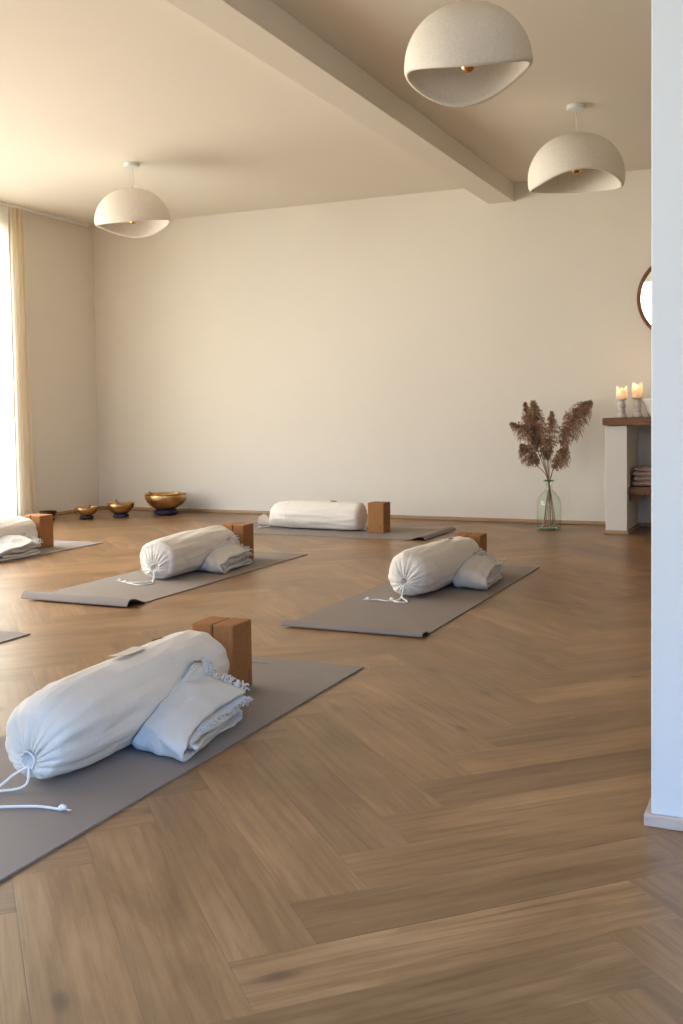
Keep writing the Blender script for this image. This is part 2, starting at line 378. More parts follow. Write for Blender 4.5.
# ------------------------------------------------------------------ the room
W_ = 0.1508
def build_floor():
    bm = BM(); uv = bm.loops.layers.uv.new('UVMap'); uv2 = bm.loops.layers.uv.new('edge')
    cl = bm.loops.layers.float_color.new('plank')
    ou, ov = 6.5568, 9.3527
    s = 1/sqrt(2)
    def world(u, v):      # lattice -> metres
        a, b = (u+ou)*W_, (v+ov)*W_
        return ((a-b)*s, (a+b)*s, 0.0)
    rng = random.Random(5)
    seen = set()
    for i in range(-130, 130):
        for j in range(-130, 130):
            x, y, _ = world(i+.5, j+.5)
            if not (XL-1 < x < XR+1 and YF-1 < y < YB+1): continue
            t = (i-j+4) % 10
            key = ('a', i-t, j) if t < 5 else ('b', i, j-(9-t))
            seen.add(key)
    for (k, i, j) in sorted(seen):
        if k == 'a': q = [(i, j), (i+5, j), (i+5, j+1), (i, j+1)]; w = [(0, 0), (5, 0), (5, 1), (0, 1)]
        else: q = [(i, j), (i+1, j), (i+1, j+5), (i, j+5)]; w = [(0, 0), (0, 1), (5, 1), (5, 0)]
        vs = [bm.verts.new(world(*p)) for p in q]
        f = bm.faces.new(vs); c = (rng.random(), rng.random(), rng.random(), 1)
        for l, (a, b) in zip(f.loops, w):
            l[uv].uv = (a*W_, b*W_); l[uv2].uv = (a*W_, b*W_); l[cl] = c
    for co, no in (((XL, 0, 0), (-1, 0, 0)), ((XR, 0, 0), (1, 0, 0)), ((0, YF, 0), (0, -1, 0)), ((0, YB, 0), (0, 1, 0))):
        bmesh.ops.bisect_plane(bm, geom=bm.verts[:]+bm.edges[:]+bm.faces[:], plane_co=co, plane_no=no, clear_outer=True)
    me = bpy.data.meshes.new('floor'); bm.to_mesh(me); bm.free(); me.materials.append(M_FLOOR)
    o = bpy.data.objects.new('floor', me); C.objects.link(o); o['kind'] = 'structure'
build_floor()
TH = 0.16
b = box(BM(), (XL-TH, YF-TH, ZC), (XR+TH, YB+TH, ZC+0.12)); struct('ceiling', b, M_CEIL)
b = box(BM(), (XL-TH, YB, -0.05), (XR+TH, YB+TH, ZC)); struct('wall_back', b, M_WALL)
b = box(BM(), (XR, YF, -0.05), (XR+TH, YB, ZC)); struct('wall_right', b, M_WALL)
# left wall with the long glass front
b = BM()
box(b, (XL-TH, LW[1], -0.05), (XL, YB, ZC)); box(b, (XL-TH, YF, -0.05), (XL, LW[0], ZC))
box(b, (XL-TH, LW[0], LW[3]), (XL, LW[1], ZC)); box(b, (XL-TH, LW[0], -0.05), (XL, LW[1], LW[2]))
struct('wall_left', b, M_WALL)
b = BM()
box(b, (XL-TH, YF-TH, -0.05), (BW2[0], YF, ZC)); box(b, (BW2[1], YF-TH, -0.05), (BW[0], YF, ZC)); box(b, (BW[1], YF-TH, -0.05), (XR+TH, YF, ZC))
box(b, (BW[0], YF-TH, BW[3]), (BW[1], YF, ZC)); box(b, (BW2[0], YF-TH, BW2[3]), (BW2[1], YF, ZC)); box(b, (BW2[0], YF-TH, -0.05), (BW2[1], YF, BW2[2])); box(b, (BW[0], YF-TH, -0.05), (BW[1], YF, BW[2]))
struct('wall_front', b, M_WALL)
# wall stub in the right foreground, its face towards the camera
SX, SY = -0.294, 2.188
b = box(BM(), (SX, SY, 0), (XR, SY+0.16, ZC), 0.004, 2); struct('wall_stub', b, M_WALL_W)
b = BM()
def strip(b, pts, h, th):      # pts: corner polyline of the strip's outer foot; th inwards handled by caller boxes
    pass
box(b, (SX-0.013, SY-0.013, 0), (XR, SY, 0.026), 0.003); box(b, (SX-0.013, SY, 0), (SX, SY+0.16, 0.026), 0.003)
struct('baseboard_stub', b, M_TRIM_G)
b = box(BM(), (XL+0.012, YB-0.014, 0), (XR, YB, 0.028), 0.004); struct('baseboard_back', b, M_TRIM)
b = box(BM(), (XL, LW[1]+0.05, 0), (XL+0.014, YB, 0.028), 0.004); struct('baseboard_left', b, M_TRIM)
# ceiling beam running towards the back wall
b = box(BM(), (-2.247, YF, 2.440), (-2.048, YB, ZC), 0.003); struct('ceiling_beam', b, M_CEIL)
# windows
def window(name, axis, fixed, a0, a1, z0, z1, n):
    fb = BM(); fw = 0.06
    def seg(p0, p1, q0, q1):
        if axis == 'x': box(fb, (fixed-0.11, p0, q0), (fixed-0.05, p1, q1), 0.004)
        else: box(fb, (p0, fixed-0.11, q0), (p1, fixed-0.05, q1), 0.004)
    seg(a0, a1, z0, z0+fw); seg(a0, a1, z1-fw, z1)
    for i in range(n+1):
        c = a0+(a1-a0)*i/n; lo = max(a0, c-fw/2); hi = min(a1, c+fw/2)
        if hi-lo < fw: lo, hi = (a0, a0+fw) if i == 0 else (a1-fw, a1)
        seg(lo, hi, z0+fw, z1-fw)
    fr = struct(name, fb, M_FRAME)
    pb = BM()
    if axis == 'x': box(pb, (fixed-0.083, a0+.02, z0+.02), (fixed-0.077, a1-.02, z1-.02))
    else: box(pb, (a0+.02, fixed-0.083, z0+.02), (a1-.02, fixed-0.077, z1-.02))
    obj('pane', pb, M_PANE, fr)
window('window_1', 'x', XL, LW[0], LW[1], LW[2], LW[3], 4)
window('window_2', 'y', YF, BW[0], BW[1], BW[2], BW[3], 3)
window('window_3', 'y', YF, BW2[0], BW2[1], BW2[2], BW2[3], 1)

# ------------------------------------------------------------------ curtain and its rail
b = box(BM(), (-5.93, -1.2, ZC-0.022), (-5.885, 7.6, ZC), 0.003)
tag(obj('curtain_rail', b, M_WHITE), 'slim white curtain rail fixed to the ceiling along the left wall', 'curtain rail')
def curtain(name, y0, y1, xc, z0, z1, folds, amp, m, label, seed, flare=0.0, group=None):
    bm = BM(); nu, nv = folds*14, 46; rng = random.Random(seed); ph = [rng.uniform(-.5, .5) for _ in range(folds+2)]
    rows = []
    for k in range(nv+1):
        tz = k/nv; row = []
        for i in range(nu+1):
            s = i/nu; fl = 1+flare*(1-tz)**3
            y = y1-(y1-y0)*(1-s) if flare == 0 else y0+(y1-y0)*s*fl
            a = amp*(0.75+0.25*sin(s*9+seed))*(0.8+0.2*(1-tz))
            q = s*folds*2*pi+0.5*nz(s*6, tz*1.3, seed)+ph[int(s*folds)]*0.3
            x = xc+a*cos(q)+0.006*nz(s*20, tz*4, seed)
            y += 0.35*a*sin(2*q)
            row.append(bm.verts.new((x, y, z0+(z1-z0)*tz)))
        rows.append(row)
    for A, B in zip(rows, rows[1:]):
        for i in range(nu): bm.faces.new((A[i], A[i+1], B[i+1], B[i]))
    o = obj(name, bm, m, smooth=True); tag(o, label, 'curtain', group)
    return o
curtain('curtain', 6.60, 6.765, -5.905, 0.012, ZC-0.022, 3, 0.030, M_CURTAIN, 'gathered cream curtain hanging floor length beside the bright window', 3, 0.30)
curtain('sheer_curtain', 5.9, 6.58, -5.905, 0.02, ZC-0.022, 6, 0.022, M_SHEER, 'sheer white voile panel glowing in front of the window glass', 8)

# ------------------------------------------------------------------ yoga mats
def mat_sheet(name, w, l, loc, rotz, label, curl=None, end='front', mark=True):
    """sheet w along x, l along y, origin at its centre; curl = (length, height) of the lifted end"""
    th = 0.0045; bm = BM(); ny, nx = 150, 12; rows = []
    def prof(d):        # d = distance from the curled end, measured along the sheet
        if not curl: return d, 0.0
        L, H = curl
        if d >= L: return d, 0.0
        t = d/L
        # rises from the floor, crests near the end and dips to the floor at the lip
        z = H*(sin(pi*min(1, (1-t)/0.80)*0.5)**2 if t > 0.20 else 1.0-(1-t/0.20)**2*0.80)
        return d, z
    pts = []
    for k in range(ny+1):
        s = (k/ny)**1.6 if curl else k/ny
        d = s*l
        _, z = prof(d)
        pts.append((d, z))
    top, bot = [], []
    for (d, z) in pts:
        rt, rb = [], []
        for i in range(nx+1):
            x = -w/2+w*i/nx
            wob = z*(0.12*nz(x*5, 3.1, 0)) if z > 0 else 0
            y = -l/2+d
            rb.append(bm.verts.new((x, y, max(0.0006, z+wob+0.0006)))); rt.append(bm.verts.new((x, y, max(0.0006, z+wob+0.0006)+th)))
        top.append(rt); bot.append(rb)
    for A, B in zip(top, top[1:]):
        for i in range(nx): bm.faces.new((A[i], A[i+1], B[i+1], B[i]))
    for A, B in zip(bot, bot[1:]):
        for i in range(nx): bm.faces.new((A[i+1], A[i], B[i], B[i+1]))
    for i in range(nx):
        bm.faces.new((bot[0][i], bot[0][i+1], top[0][i+1], top[0][i])); bm.faces.new((bot[-1][i+1], bot[-1][i], top[-1][i], top[-1][i+1]))
    for k in range(ny):
        bm.faces.new((bot[k+1][0], bot[k][0], top[k][0], top[k+1][0])); bm.faces.new((bot[k][-1], bot[k+1][-1], top[k+1][-1], top[k][-1]))
    me = bpy.data.meshes.new('sheet')
    t = thing(name, label, 'yoga mat', loc, rotz, 'yoga mats on the floor')
    o = obj('mat_sheet', bm, M_MAT, t, smooth=False)
    if mark:
        mb = BM(); rng = random.Random(2); x = -0.105
        for q in range(9):
            wd = rng.choice((0.005, 0.007, 0.009)); box(mb, (x, l/2-0.085, th+0.0006), (x+wd, l/2-0.076-0.003*(q % 2), th+0.0011)); x += wd+0.004
        obj('printed_mark', mb, M_INK, t, label='small dark printed mark')
    return t
mat_sheet('yoga_mat', 0.61, 1.83, (-1.672, 2.265, 0), 0, 'taupe yoga mat in the left foreground, under the largest bolster', None)
mat_sheet('yoga_mat', 0.605, 1.83, (-3.078, 4.70, 0), 0, 'taupe yoga mat left of centre with its front end curled up highest', (0.16, 0.034))
mat_sheet('yoga_mat', 0.60, 1.88, (-1.637, 4.620, 0), 0, 'taupe yoga mat right of centre with a slightly lifted front end', (0.10, 0.018))
mat_sheet('yoga_mat', 0.65, 1.83, (-3.235, 6.79, 0), radians(90), 'taupe yoga mat lying along the back wall under the crosswise bolster', (0.14, 0.022), mark=False)
mat_sheet('yoga_mat', 0.61, 1.83, (-4.65, 4.76, 0), 0, 'taupe yoga mat at the far left by the curtain, cut by the photo edge', None)
mat_sheet('yoga_mat', 0.61, 1.83, (-3.115, 2.28, 0), 0, 'taupe yoga mat at left edge of which only one pale corner shows', None, mark=False)

# ------------------------------------------------------------------ cork blocks
def cork_block(x0, y0, label, rotz=0.0, z=0.0056, dims=(0.071, 0.12, 0.212), mark=None):
    t = thing('cork_block', label, 'yoga block', (x0+dims[0]/2, y0+dims[1]/2, z), rotz, 'cork yoga blocks standing behind the bolsters')
    w, d, h = dims
    obj('block_body', box(BM(), (-w/2, -d/2, 0), (w/2, d/2, h), 0.005, 3), M_CORK, t, smooth=False)
    if mark:
        mb = BM()
        for q in range(5):
            z0 = 0.018+q*0.0075
            if mark == 'x': box(mb, (w/2-0.0002, d/2-0.026, z0), (w/2+0.0004, d/2-0.018, z0+0.0055))
            else: box(mb, (w/2-0.030, -d/2-0.0004, z0), (w/2-0.020, -d/2+0.0002, z0+0.0055))
        obj('stamped_mark', mb, M_INK, t, label='small dark stamped mark')
    return t
cork_block(-1.672, 2.715, 'cork block behind the foreground bolster, the fully visible right one', 0.0, mark='x')
cork_block(-1.745, 2.712, 'cork block behind the foreground bolster, the half hidden left one', 0.0)
cork_block(-3.054, 5.205, 'cork block behind the middle left bolster, the nearer right one', 0.0)
cork_block(-3.128, 5.203, 'cork block behind the middle left bolster, the almost hidden left one', 0.0)
cork_block(-1.616, 5.150, 'cork block behind the middle right bolster, the nearer right one', 0.0)
cork_block(-1.690, 5.148, 'cork block behind the middle right bolster, the almost hidden left one', 0.0)
cork_block(-2.852, 6.745, 'front cork block at the end of the back wall bolster, with a small mark', 0.0, dims=(0.122, 0.062, 0.214), mark='y')
cork_block(-2.850, 6.810, 'cork block at the end of the back wall bolster, tucked behind its twin', 0.0, dims=(0.122, 0.062, 0.213))
cork_block(-4.606, 5.270, 'cork block behind the bolster at the far left, by the curtain, the right one', 0.0, dims=(0.076, 0.13, 0.214))
cork_block(-4.685, 5.268, 'cork block behind the bolster at the far left, the left one against the light', 0.0, dims=(0.076, 0.13, 0.214))

# ------------------------------------------------------------------ bolsters
def smax(a, b, k):
    h = max(k-abs(a-b), 0)/k; return max(a, b)+h*h*k*0.25
def bolster(loc, rotz, label, seed, L=0.78, R=0.110, soft=1.0, face=1.0, tag_at=None, patch_at=0.2, patch_ang=12, mouth=False, cords=(), drop=0.030):
    """axis along local y, gathered end at -y, flat sewn end at +y"""
    t = thing('bolster', label, 'bolster', loc, rotz, 'bolsters in drawstring bags on the mats')
    h = L/2
    key = [(-h+0.045, 0.010), (-h+0.022, 0.012), (-h+0.006, 0.017), (-h-0.002*face, 0.030), (-h+0.004, 0.055), (-h+0.016, 0.079),
           (-h+0.040*soft, 0.096), (-h+0.085*soft, 0.106), (-h+0.17, 0.110), (0, 0.111), (h-0.12, 0.110), (h-0.045, 0.107), (h-0.018, 0.099), (h-0.004, 0.084),
           (h+0.002, 0.055), (h+0.004, 0.028), (h+0.005, 0.0)]
    if mouth:
        key = [(-h-0.085, 0.082), (-h-0.065, 0.066), (-h-0.035, 0.036), (-h-0.012, 0.020), (-h-0.002, 0.034)]+key[4:]
    sc = R/0.110
    P = cr([(y, r*sc, 0) for y, r in key], 7)
    # arc lengths
    nT = 180; bm = BM(); rows = []
    npl = 15+seed % 4
    def pt(y, r, th):
        q = (y+h)
        # pleats towards the mouth of the bag
        front = exp(-max(0, q)/0.10)
        rad = r/R
        amp = 0.0
        if y < 0:
            amp = 0.0085*front*min(1, max(0, (r-0.011)/0.015))*(0.16+0.84*exp(-((rad-0.22)/0.30)**2) if rad > 0.22 else 1)
        w = npl*th+2.1*nz(cos(th)*1.2, sin(th)*1.2, seed)*1.5
        pl = (abs(sin(w*0.5))**0.7-0.62)+0.5*sin(w*0.37+seed)*0.6
        rr = r+amp*pl*1.15
        # long soft folds
        lf = nz(cos(th)*1.9, sin(th)*1.9, q*2.6+seed)*0.0085+nz(cos(th)*4.2+q*5, sin(th)*4.2, q*6+seed)*0.0040+nz(cos(th)*11, sin(th)*11, q*9+seed*2)*0.0010
        dg = max(0, 1-abs(((th*0.16+q*1.9+seed*0.13) % 0.42)-0.05)/0.045)*0.004*exp(-((q-0.16)/0.15)**2)
        rr += (lf-dg)*min(1, r/0.06)
        x = rr*cos(th); z = rr*sin(th)
        yy = y-(amp*pl*0.9 if rad < 0.9 else 0)
        yy += nz(x*14, z*14, seed+5)*0.004*(1 if abs(y) > h-0.05 else 0)
        # mouth sits lower than the centre; the bag end sags
        lw = exp(-max(0, q)/0.06)*max(0, 1-rad)
        z -= (drop if not mouth else 0.062)*lw
        x *= 1.02
        if mouth: z = z+(-R*0.955+0.30*(z+R*0.955)-z)*0.6*max(0, min(1, (0.01-q)/0.03))
        zz = z+R*0.955
        zz = smax(zz, 0.0015, 0.02)
        return Vector((x, yy, zz))
    for p in P[:-1]:
        rows.append([bm.verts.new(pt(p.x, max(p.y, 0.004), 2*pi*i/nT)) for i in range(nT)])
    tip = bm.verts.new(pt(P[-1].x, 0.0, 0))
    for A, B in zip(rows, rows[1:]):
        for i in range(nT): bm.faces.new((A[i], A[(i+1) % nT], B[(i+1) % nT], B[i]))
    for i in range(nT): bm.faces.new((rows[-1][i], rows[-1][(i+1) % nT], tip))
    if not mouth: bm.faces.new(rows[0])
    bag = obj('bag', bm, M_MUSLIN, t, smooth=True)
    # round seam on the flat end
    sb = BM(); tube(sb, [pt(h-0.0165, 0.0985*sc+0.001, 2*pi*i/60) for i in range(61)], 0.0016, 6, False); obj('seam', sb, M_MUSLIN, bag, smooth=True)
    # cord ring around the mouth and its loose ends
    hc = pt(-h-0.002 if not mouth else -h-0.02, 0.020*sc, 0)*0.5+pt(-h-0.002 if not mouth else -h-0.02, 0.020*sc, pi)*0.5
    cb = BM()
    yc = -h-0.001 if not mouth else -h-0.02
    tube(cb, [pt(yc, (0.019)*sc, 2*pi*i/28)+Vector((0, -0.002, 0)) for i in range(29)], 0.0024, 6, False)
    for pts in cords:
        pl = cr([hc+Vector((0.004, -0.004, -0.014))]+[Vector(q) for q in pts], 7)
        tube(cb, pl, 0.0030, 8)
        e = pl[-1]; d = (pl[-1]-pl[-3]).normalized()
        for off, rr in ((0, 0.0068), (0.008, 0.0060), (0.003, 0.0072)):
            bmesh.ops.create_icosphere(cb, subdivisions=2, radius=rr, matrix=Matrix.Translation(e+d*off+Vector((0, 0, 0.0035+0.002*(off > 0.002)))))
        for k in range(6):
            a = k; s = e+d*0.012
            tube(cb, [s+Vector((0, 0, 0.003)), s+d*0.010+Vector((0.004*cos(a), 0.004*sin(a), 0.0015))], 0.0009, 4)
    obj('drawcord', cb, M_CORD, t, smooth=True, label='white cotton cord')
    def on_top(y, ang, lift=0.0):
        p = pt(y, R*0.995, radians(90+ang)); n = Vector((cos(radians(90+ang)), 0, sin(radians(90+ang)))); return p+n*lift, n
    # dark sewn patch
    pb = BM(); ring = []
    for k in range(20):
        a = 2*pi*k/20; p, n = on_top(patch_at+0.026*cos(a), patch_ang+4.5*sin(a), 0.0022); ring.append(bm and pb.verts.new(p))
    f = pb.faces.new(ring); r2 = bmesh.ops.extrude_face_region(pb, geom=[f])
    for v in [g for g in r2['geom'] if isinstance(g, bmesh.types.BMVert)]: v.co += n*0.0016
    obj('sewn_patch', pb, M_PATCH, bag, label='small dark oval patch')
    if tag_at:
        y0, y1, a0, a1 = tag_at
        tb = BM(); g = []
        for i in range(9):
            row = []
            for j in range(7):
                yy = y0+(y1-y0)*i/8; aa = a0+(a1-a0)*j/6
                p, n = on_top(yy, aa*0.6+(a0+a1)*0.2, 0.004)
                p0, n0 = on_top(yy, (a0+a1)/2, 0.003)
                tg = Vector((-n0.z, 0, n0.x))
                p = p0+tg*(radians(aa-(a0+a1)/2)*R)+n0*0.004
                row.append(p)
            g.append(row)
        for i, r_ in enumerate(g):
            for p in r_: p.z += 0.005*(1-i/8)**2
        V = [[tb.verts.new(p) for p in r] for r in g]; V2 = [[tb.verts.new(p+Vector((0, 0, 0.0009))) for p in r] for r in g]
        for i in range(8):
            for j in range(6):
                tb.faces.new((V[i][j], V[i][j+1], V[i+1][j+1], V[i+1][j])); tb.faces.new((V2[i][j+1], V2[i][j], V2[i+1][j], V2[i+1][j+1]))
        for i in range(8):
            tb.faces.new((V[i][0], V[i+1][0], V2[i+1][0], V2[i][0])); tb.faces.new((V[i+1][-1], V[i][-1], V2[i][-1], V2[i+1][-1]))
        for j in range(6):
            tb.faces.new((V[0][j+1], V[0][j], V2[0][j], V2[0][j+1])); tb.faces.new((V[-1][j], V[-1][j+1], V2[-1][j+1], V2[-1][j]))
        obj('paper_tag', tb, M_PAPER, t, label='grey paper hang tag')
    return t
ZM = 0.0056
bolster((-1.662, 2.256, ZM), radians(2), 'cream cotton bolster in the left foreground, biggest in the photo, bearing a paper tag', 3,
        L=0.80, soft=1.35, drop=0.050, tag_at=(-0.035, 0.085, -8, 17), patch_at=0.215, patch_ang=19,
        cords=([(-0.02, -0.425, 0.036), (-0.06, -0.47, 0.006), (-0.16, -0.575, 0.004), (-0.22, -0.60, 0.004)],
               [(0.005, -0.425, 0.010), (-0.06, -0.47, 0.004), (-0.19, -0.56, 0.005), (-0.16, -0.62, 0.004), (-0.02, -0.555, 0.004), (0.06, -0.518, 0.004), (0.11, -0.500, 0.004), (0.165, -0.498, 0.004)]))
bolster((-3.095, 4.812, ZM), radians(1), 'cream cotton bolster left of centre with flat pleated round end', 7,
        L=0.715, soft=0.55, drop=0.045, patch_at=0.19, patch_ang=10,
        cords=([(0.02, -0.40, 0.010), (-0.02, -0.45, 0.004), (-0.10, -0.47, 0.004), (-0.145, -0.455, 0.004)],
               [(0.02, -0.40, 0.012), (0.05, -0.46, 0.004), (0.02, -0.52, 0.004), (-0.05, -0.50, 0.004), (-0.09, -0.485, 0.004)]))
bolster((-1.660, 4.775, ZM), radians(-4), 'cream cotton bolster right of centre, its drawcord lying on the grey mat', 11,
        L=0.74, soft=0.9, tag_at=(0.05, 0.135, -14, 10), patch_at=0.215, patch_ang=4,
        cords=([(0.0, -0.395, 0.015), (0.03, -0.42, 0.004), (0.055, -0.455, 0.004), (0.01, -0.47, 0.004), (-0.03, -0.44, 0.004)],
               [(-0.005, -0.395, 0.012), (-0.01, -0.44, 0.004), (-0.05, -0.465, 0.004), (-0.095, -0.455, 0.004), (-0.13, -0.475, 0.004)]))
bolster((-3.295, 6.840, ZM), radians(-90), 'cream cotton bolster lying crosswise before the back wall', 15,
        L=0.74, soft=1.7, R=0.107, patch_at=0.14, patch_ang=-6, mouth=True, cords=([(0.03, -0.40, 0.01), (0.05, -0.43, 0.004), (0.07, -0.44, 0.004)],))
bolster((-4.640, 4.865, ZM), radians(-3), 'cream cotton bolster at the far left, cut by the photo edge', 19,
        L=0.77, soft=1.0, cords=([(0.0, -0.42, 0.01), (0.03, -0.47, 0.004), (-0.02, -0.5, 0.004)],))

# ------------------------------------------------------------------ folded blankets
def blanket(loc, rotz, label, seed, w=0.22, L=0.33, Hf=0.085, Hb=0.125, layers=3, fr=True, bol=None):
    """folded cloth: fold at local -y, open layered end at +y; the layers show on the +x side"""
    t = thing('folded_blanket', label, 'blanket', loc, rotz, 'folded cream blankets beside the bolsters')
    th = 0.0195; h = L/2
    # centre line (y,z): fringe edge at rear top, over the top, round the front, under, then folded inside
    path = [(h*1.0, Hb-0.016), (h*0.55, Hb-0.008), (0, (Hf+Hb)/2), (-h*0.62, Hf-0.002), (-h*0.93, Hf*0.74), (-h*0.99, Hf*0.42), (-h*0.88, 0.012), (-h*0.5, 0.0075), (0, 0.0075), (h*0.6, 0.0075), (h*0.92, 0.011)]
    path += [(h*1.03, 0.026), (h*0.92, 0.040), (h*0.5, 0.034), (0, 0.028), (-h*0.52, 0.026), (-h*0.76, 0.036), (-h*0.78, 0.050), (-h*0.55, 0.055), (0, 0.056), (h*0.5, 0.064)]
    if layers > 2:
        path += [(h*0.88, 0.073), (h*0.95, 0.084), (h*0.8, 0.092), (h*0.3, 0.078), (-h*0.3, 0.070), (-h*0.45, 0.066)]
    P = cr([(y, z, 0) for y, z in path], 6); m = len(P)
    nx = 36; bm = BM()
    nrm = []
    for i in range(m):
        d = (P[min(i+1, m-1)]-P[max(i-1, 0)]).normalized(); nrm.append(Vector((-d.y, d.x, 0)))
    A, B = [], []
    for k in range(nx+1):
        s = k/nx; x = (s-0.5)*w; ra, rb = [], []
        for i, p in enumerate(P):
            u = i/m
            yw = 0.016*nz(x*7, u*9, seed)+0.008*nz(x*22, u*20, seed)
            zw = (0.014*nz(x*9, p.x*8, seed+3)+0.006*nz(x*30, p.x*22, seed))*min(1, p.y/0.03)
            xs = x+0.014*nz(u*11, 1.7, seed)*(1 if k in (0, nx) else 1)*(2*s-1)*2 + 0.010*nz(u*30, s, seed+8)*(2*s-1)
            edge = 1-abs(2*s-1)**7*0.45
            hs = 0.90+0.10*sin(pi*min(1, s*1.15))
            tt = th*0.5*(0.85+0.5*nz(u*24, x*18, seed+9))*edge
            c = Vector((xs, p.x+yw-0.35*x*max(0, min(1, -p.x/h+0.2)), p.y*hs*(1.20-0.36*s)+zw)); nn = Vector((0, nrm[i].x, nrm[i].y))
            a = c+nn*tt; b_ = c-nn*tt
            if bol:       # the cloth leans on the round bolster instead of entering it
                for q_ in (a, b_):
                    ax = bol[0]+bol[1]*q_.y; dx_ = q_.x-ax; dz_ = q_.z-0.106; dd = sqrt(dx_*dx_+dz_*dz_); RB = 0.1165
                    if dd < RB+0.010:
                        t_ = RB+0.010*exp(-(RB+0.010-dd)/0.012)*0.3+(0.003 if q_ is a else 0)
                        if dx_ < 0.012: dx_ = 0.012
                        ang = atan2(dz_, dx_)
                        q_.x = ax+t_*cos(ang); q_.z = 0.106+t_*sin(ang)
            a.z = smax(a.z, 0.001, 0.006); b_.z = smax(b_.z, 0.001, 0.006)
            ra.append(bm.verts.new(a)); rb.append(bm.verts.new(b_))
        A.append(ra); B.append(rb)
    for k in range(nx):
        for i in range(m-1):
            bm.faces.new((A[k][i], A[k][i+1], A[k+1][i+1], A[k+1][i])); bm.faces.new((B[k][i+1], B[k][i], B[k+1][i], B[k+1][i+1]))
        bm.faces.new((A[k][0], A[k+1][0], B[k+1][0], B[k][0])); bm.faces.new((A[k+1][-1], A[k][-1], B[k][-1], B[k+1][-1]))
    for i in range(m-1):
        bm.faces.new((A[0][i], B[0][i], B[0][i+1], A[0][i+1])); bm.faces.new((A[-1][i+1], B[-1][i+1], B[-1][i], A[-1][i]))
    edge_pts = [(A[k][0].co+B[k][0].co)/2 for k in range(nx+1)]
    side_pts = [(A[-1][i].co+B[-1][i].co)/2 for i in range(m)]
    obj('folded_cloth', bm, M_BLANKET, t, smooth=True)
    cloth = t.children[0] if t.children else t
    if fr:
        fb = BM(); rng = random.Random(seed)
        for k in range(nx):
            for s in range(2):
                p = edge_pts[k].lerp(edge_pts[k+1], rng.random())
                l = rng.uniform(0.014, 0.028); dx = rng.uniform(-0.012, 0.014); dz = rng.uniform(0.002, 0.024)
                q = [p+Vector((0, -0.004, 0)), p+Vector((dx*0.3, l*0.4, dz*0.6+0.003)), p+Vector((dx, l*0.8, dz)), p+Vector((dx*1.3, l, dz-rng.uniform(0, 0.008)))]
                tube(fb, cr(q, 3), lambda t_: 0.0022 if t_ < 0.75 else 0.0030, 5)
        obj('fringe', fb, M_BLANKET, cloth, smooth=True, label='short knotted cotton fringe')
        fb = BM()
        for i in range(int(m*0.80), m-1, 1):
            p = side_pts[i]
            l = rng.uniform(0.010, 0.020)
            q = [p+Vector((-0.004, 0, 0)), p+Vector((l*0.5, rng.uniform(-0.006, 0.006), 0.004)), p+Vector((l, rng.uniform(-0.008, 0.008), -0.004))]
            tube(fb, cr(q, 3), 0.0019, 5)
        obj('fringe', fb, M_BLANKET, cloth, smooth=True, label='short knotted cotton fringe')
    return t
blanket((-1.508, 2.306, ZM), radians(7), 'folded cream gauze blanket with fringe, leaning against the foreground bolster', 2, 0.185, 0.34, 0.080, 0.124, bol=(-0.154, 0.09))
blanket((-2.962, 4.930, ZM), radians(6), 'folded cream gauze blanket beside the bolster left of centre', 5, 0.165, 0.34, 0.085, 0.120, bol=(-0.133, 0.09))
blanket((-1.495, 4.915, ZM), radians(7), 'thickly folded cream gauze blanket beside the bolster right of centre', 9, 0.175, 0.38, 0.088, 0.118, fr=True, bol=(-0.158, 0.20))
blanket((-4.455, 4.900, ZM), radians(3), 'crumpled cream gauze blanket at the far left beside the cut off bolster', 13, 0.18, 0.36, 0.08, 0.110, bol=(-0.185, 0.10))

# ------------------------------------------------------------------ singing bowls
def bowl(loc, D, ztop, zring, rring, label, m, mr, mallet=None, group='singing bowls in the corner'):
    t = thing('singing_bowl', label, 'singing bowl', loc, 0, group)
    r = D/2; H = ztop-zring; z0 = zring*0.97
    outer = [(0, 0), (0.25*r, 0.0), (0.46*r, 0.05*H), (0.66*r, 0.18*H), (0.83*r, 0.38*H), (0.955*r, 0.62*H), (0.985*r, 0.84*H), (0.975*r, 0.93*H), (1.0*r, 0.975*H), (1.005*r, H)]
    inner = [(0.985*r, H*1.005), (0.955*r, 0.96*H), (0.955*r, 0.82*H), (0.92*r, 0.62*H), (0.83*r, 0.38*H), (0.66*r, 0.19*H), (0.46*r, 0.08*H), (0.25*r, 0.045*H), (0, 0.045*H)]
    P = cr([(a, b, 0) for a, b in outer], 4)+cr([(a, b, 0) for a, b in inner], 4)
    prof = [(max(0, p.x), p.y) for p in P]; prof[0] = (0, prof[0][1]); prof[-1] = (0, prof[-1][1])
    obj('bowl_body', lathe(BM(), prof, 64, (0, 0, z0), cap=False), m, t, smooth=True)
    rb = BM(); rt = zring/2
    lathe(rb, [(rring-rt*1.2*(1-cos(2*pi*k/16))*0.5*2+0.0, rt-rt*sin(2*pi*k/16)*1.0) for k in range(17)], 48, (0, 0, 0), cap=False)
    obj('ring_cushion', rb, mr, t, smooth=True, label='dark brocade ring cushion')
    return t
def mallet(loc, d, label, l=0.17, r=0.011):
    b = BM(); d = Vector(d).normalized(); tube(b, [Vector((0, 0, 0))+d*(l*k/10) for k in range(11)], lambda t: r*(1.15 if t < 0.25 else 0.85)*(0.75 if t > 0.97 or t < 0.02 else 1), 12)
    o = obj('mallet', b, M_MALLET, smooth=True); o.location = loc; tag(o, label, 'mallet', 'wooden mallets in the singing bowls'); return o
bowl((-5.045, 7.470, 0), 0.362, 0.186, 0.050, 0.105, 'largest golden singing bowl on a blue ring cushion by the back wall', M_BRASS, M_RING)
mallet((-5.055, 7.43, 0.100), (-0.75, 0.1, 0.50), 'dark wooden mallet leaning in the largest singing bowl', 0.175, 0.012)
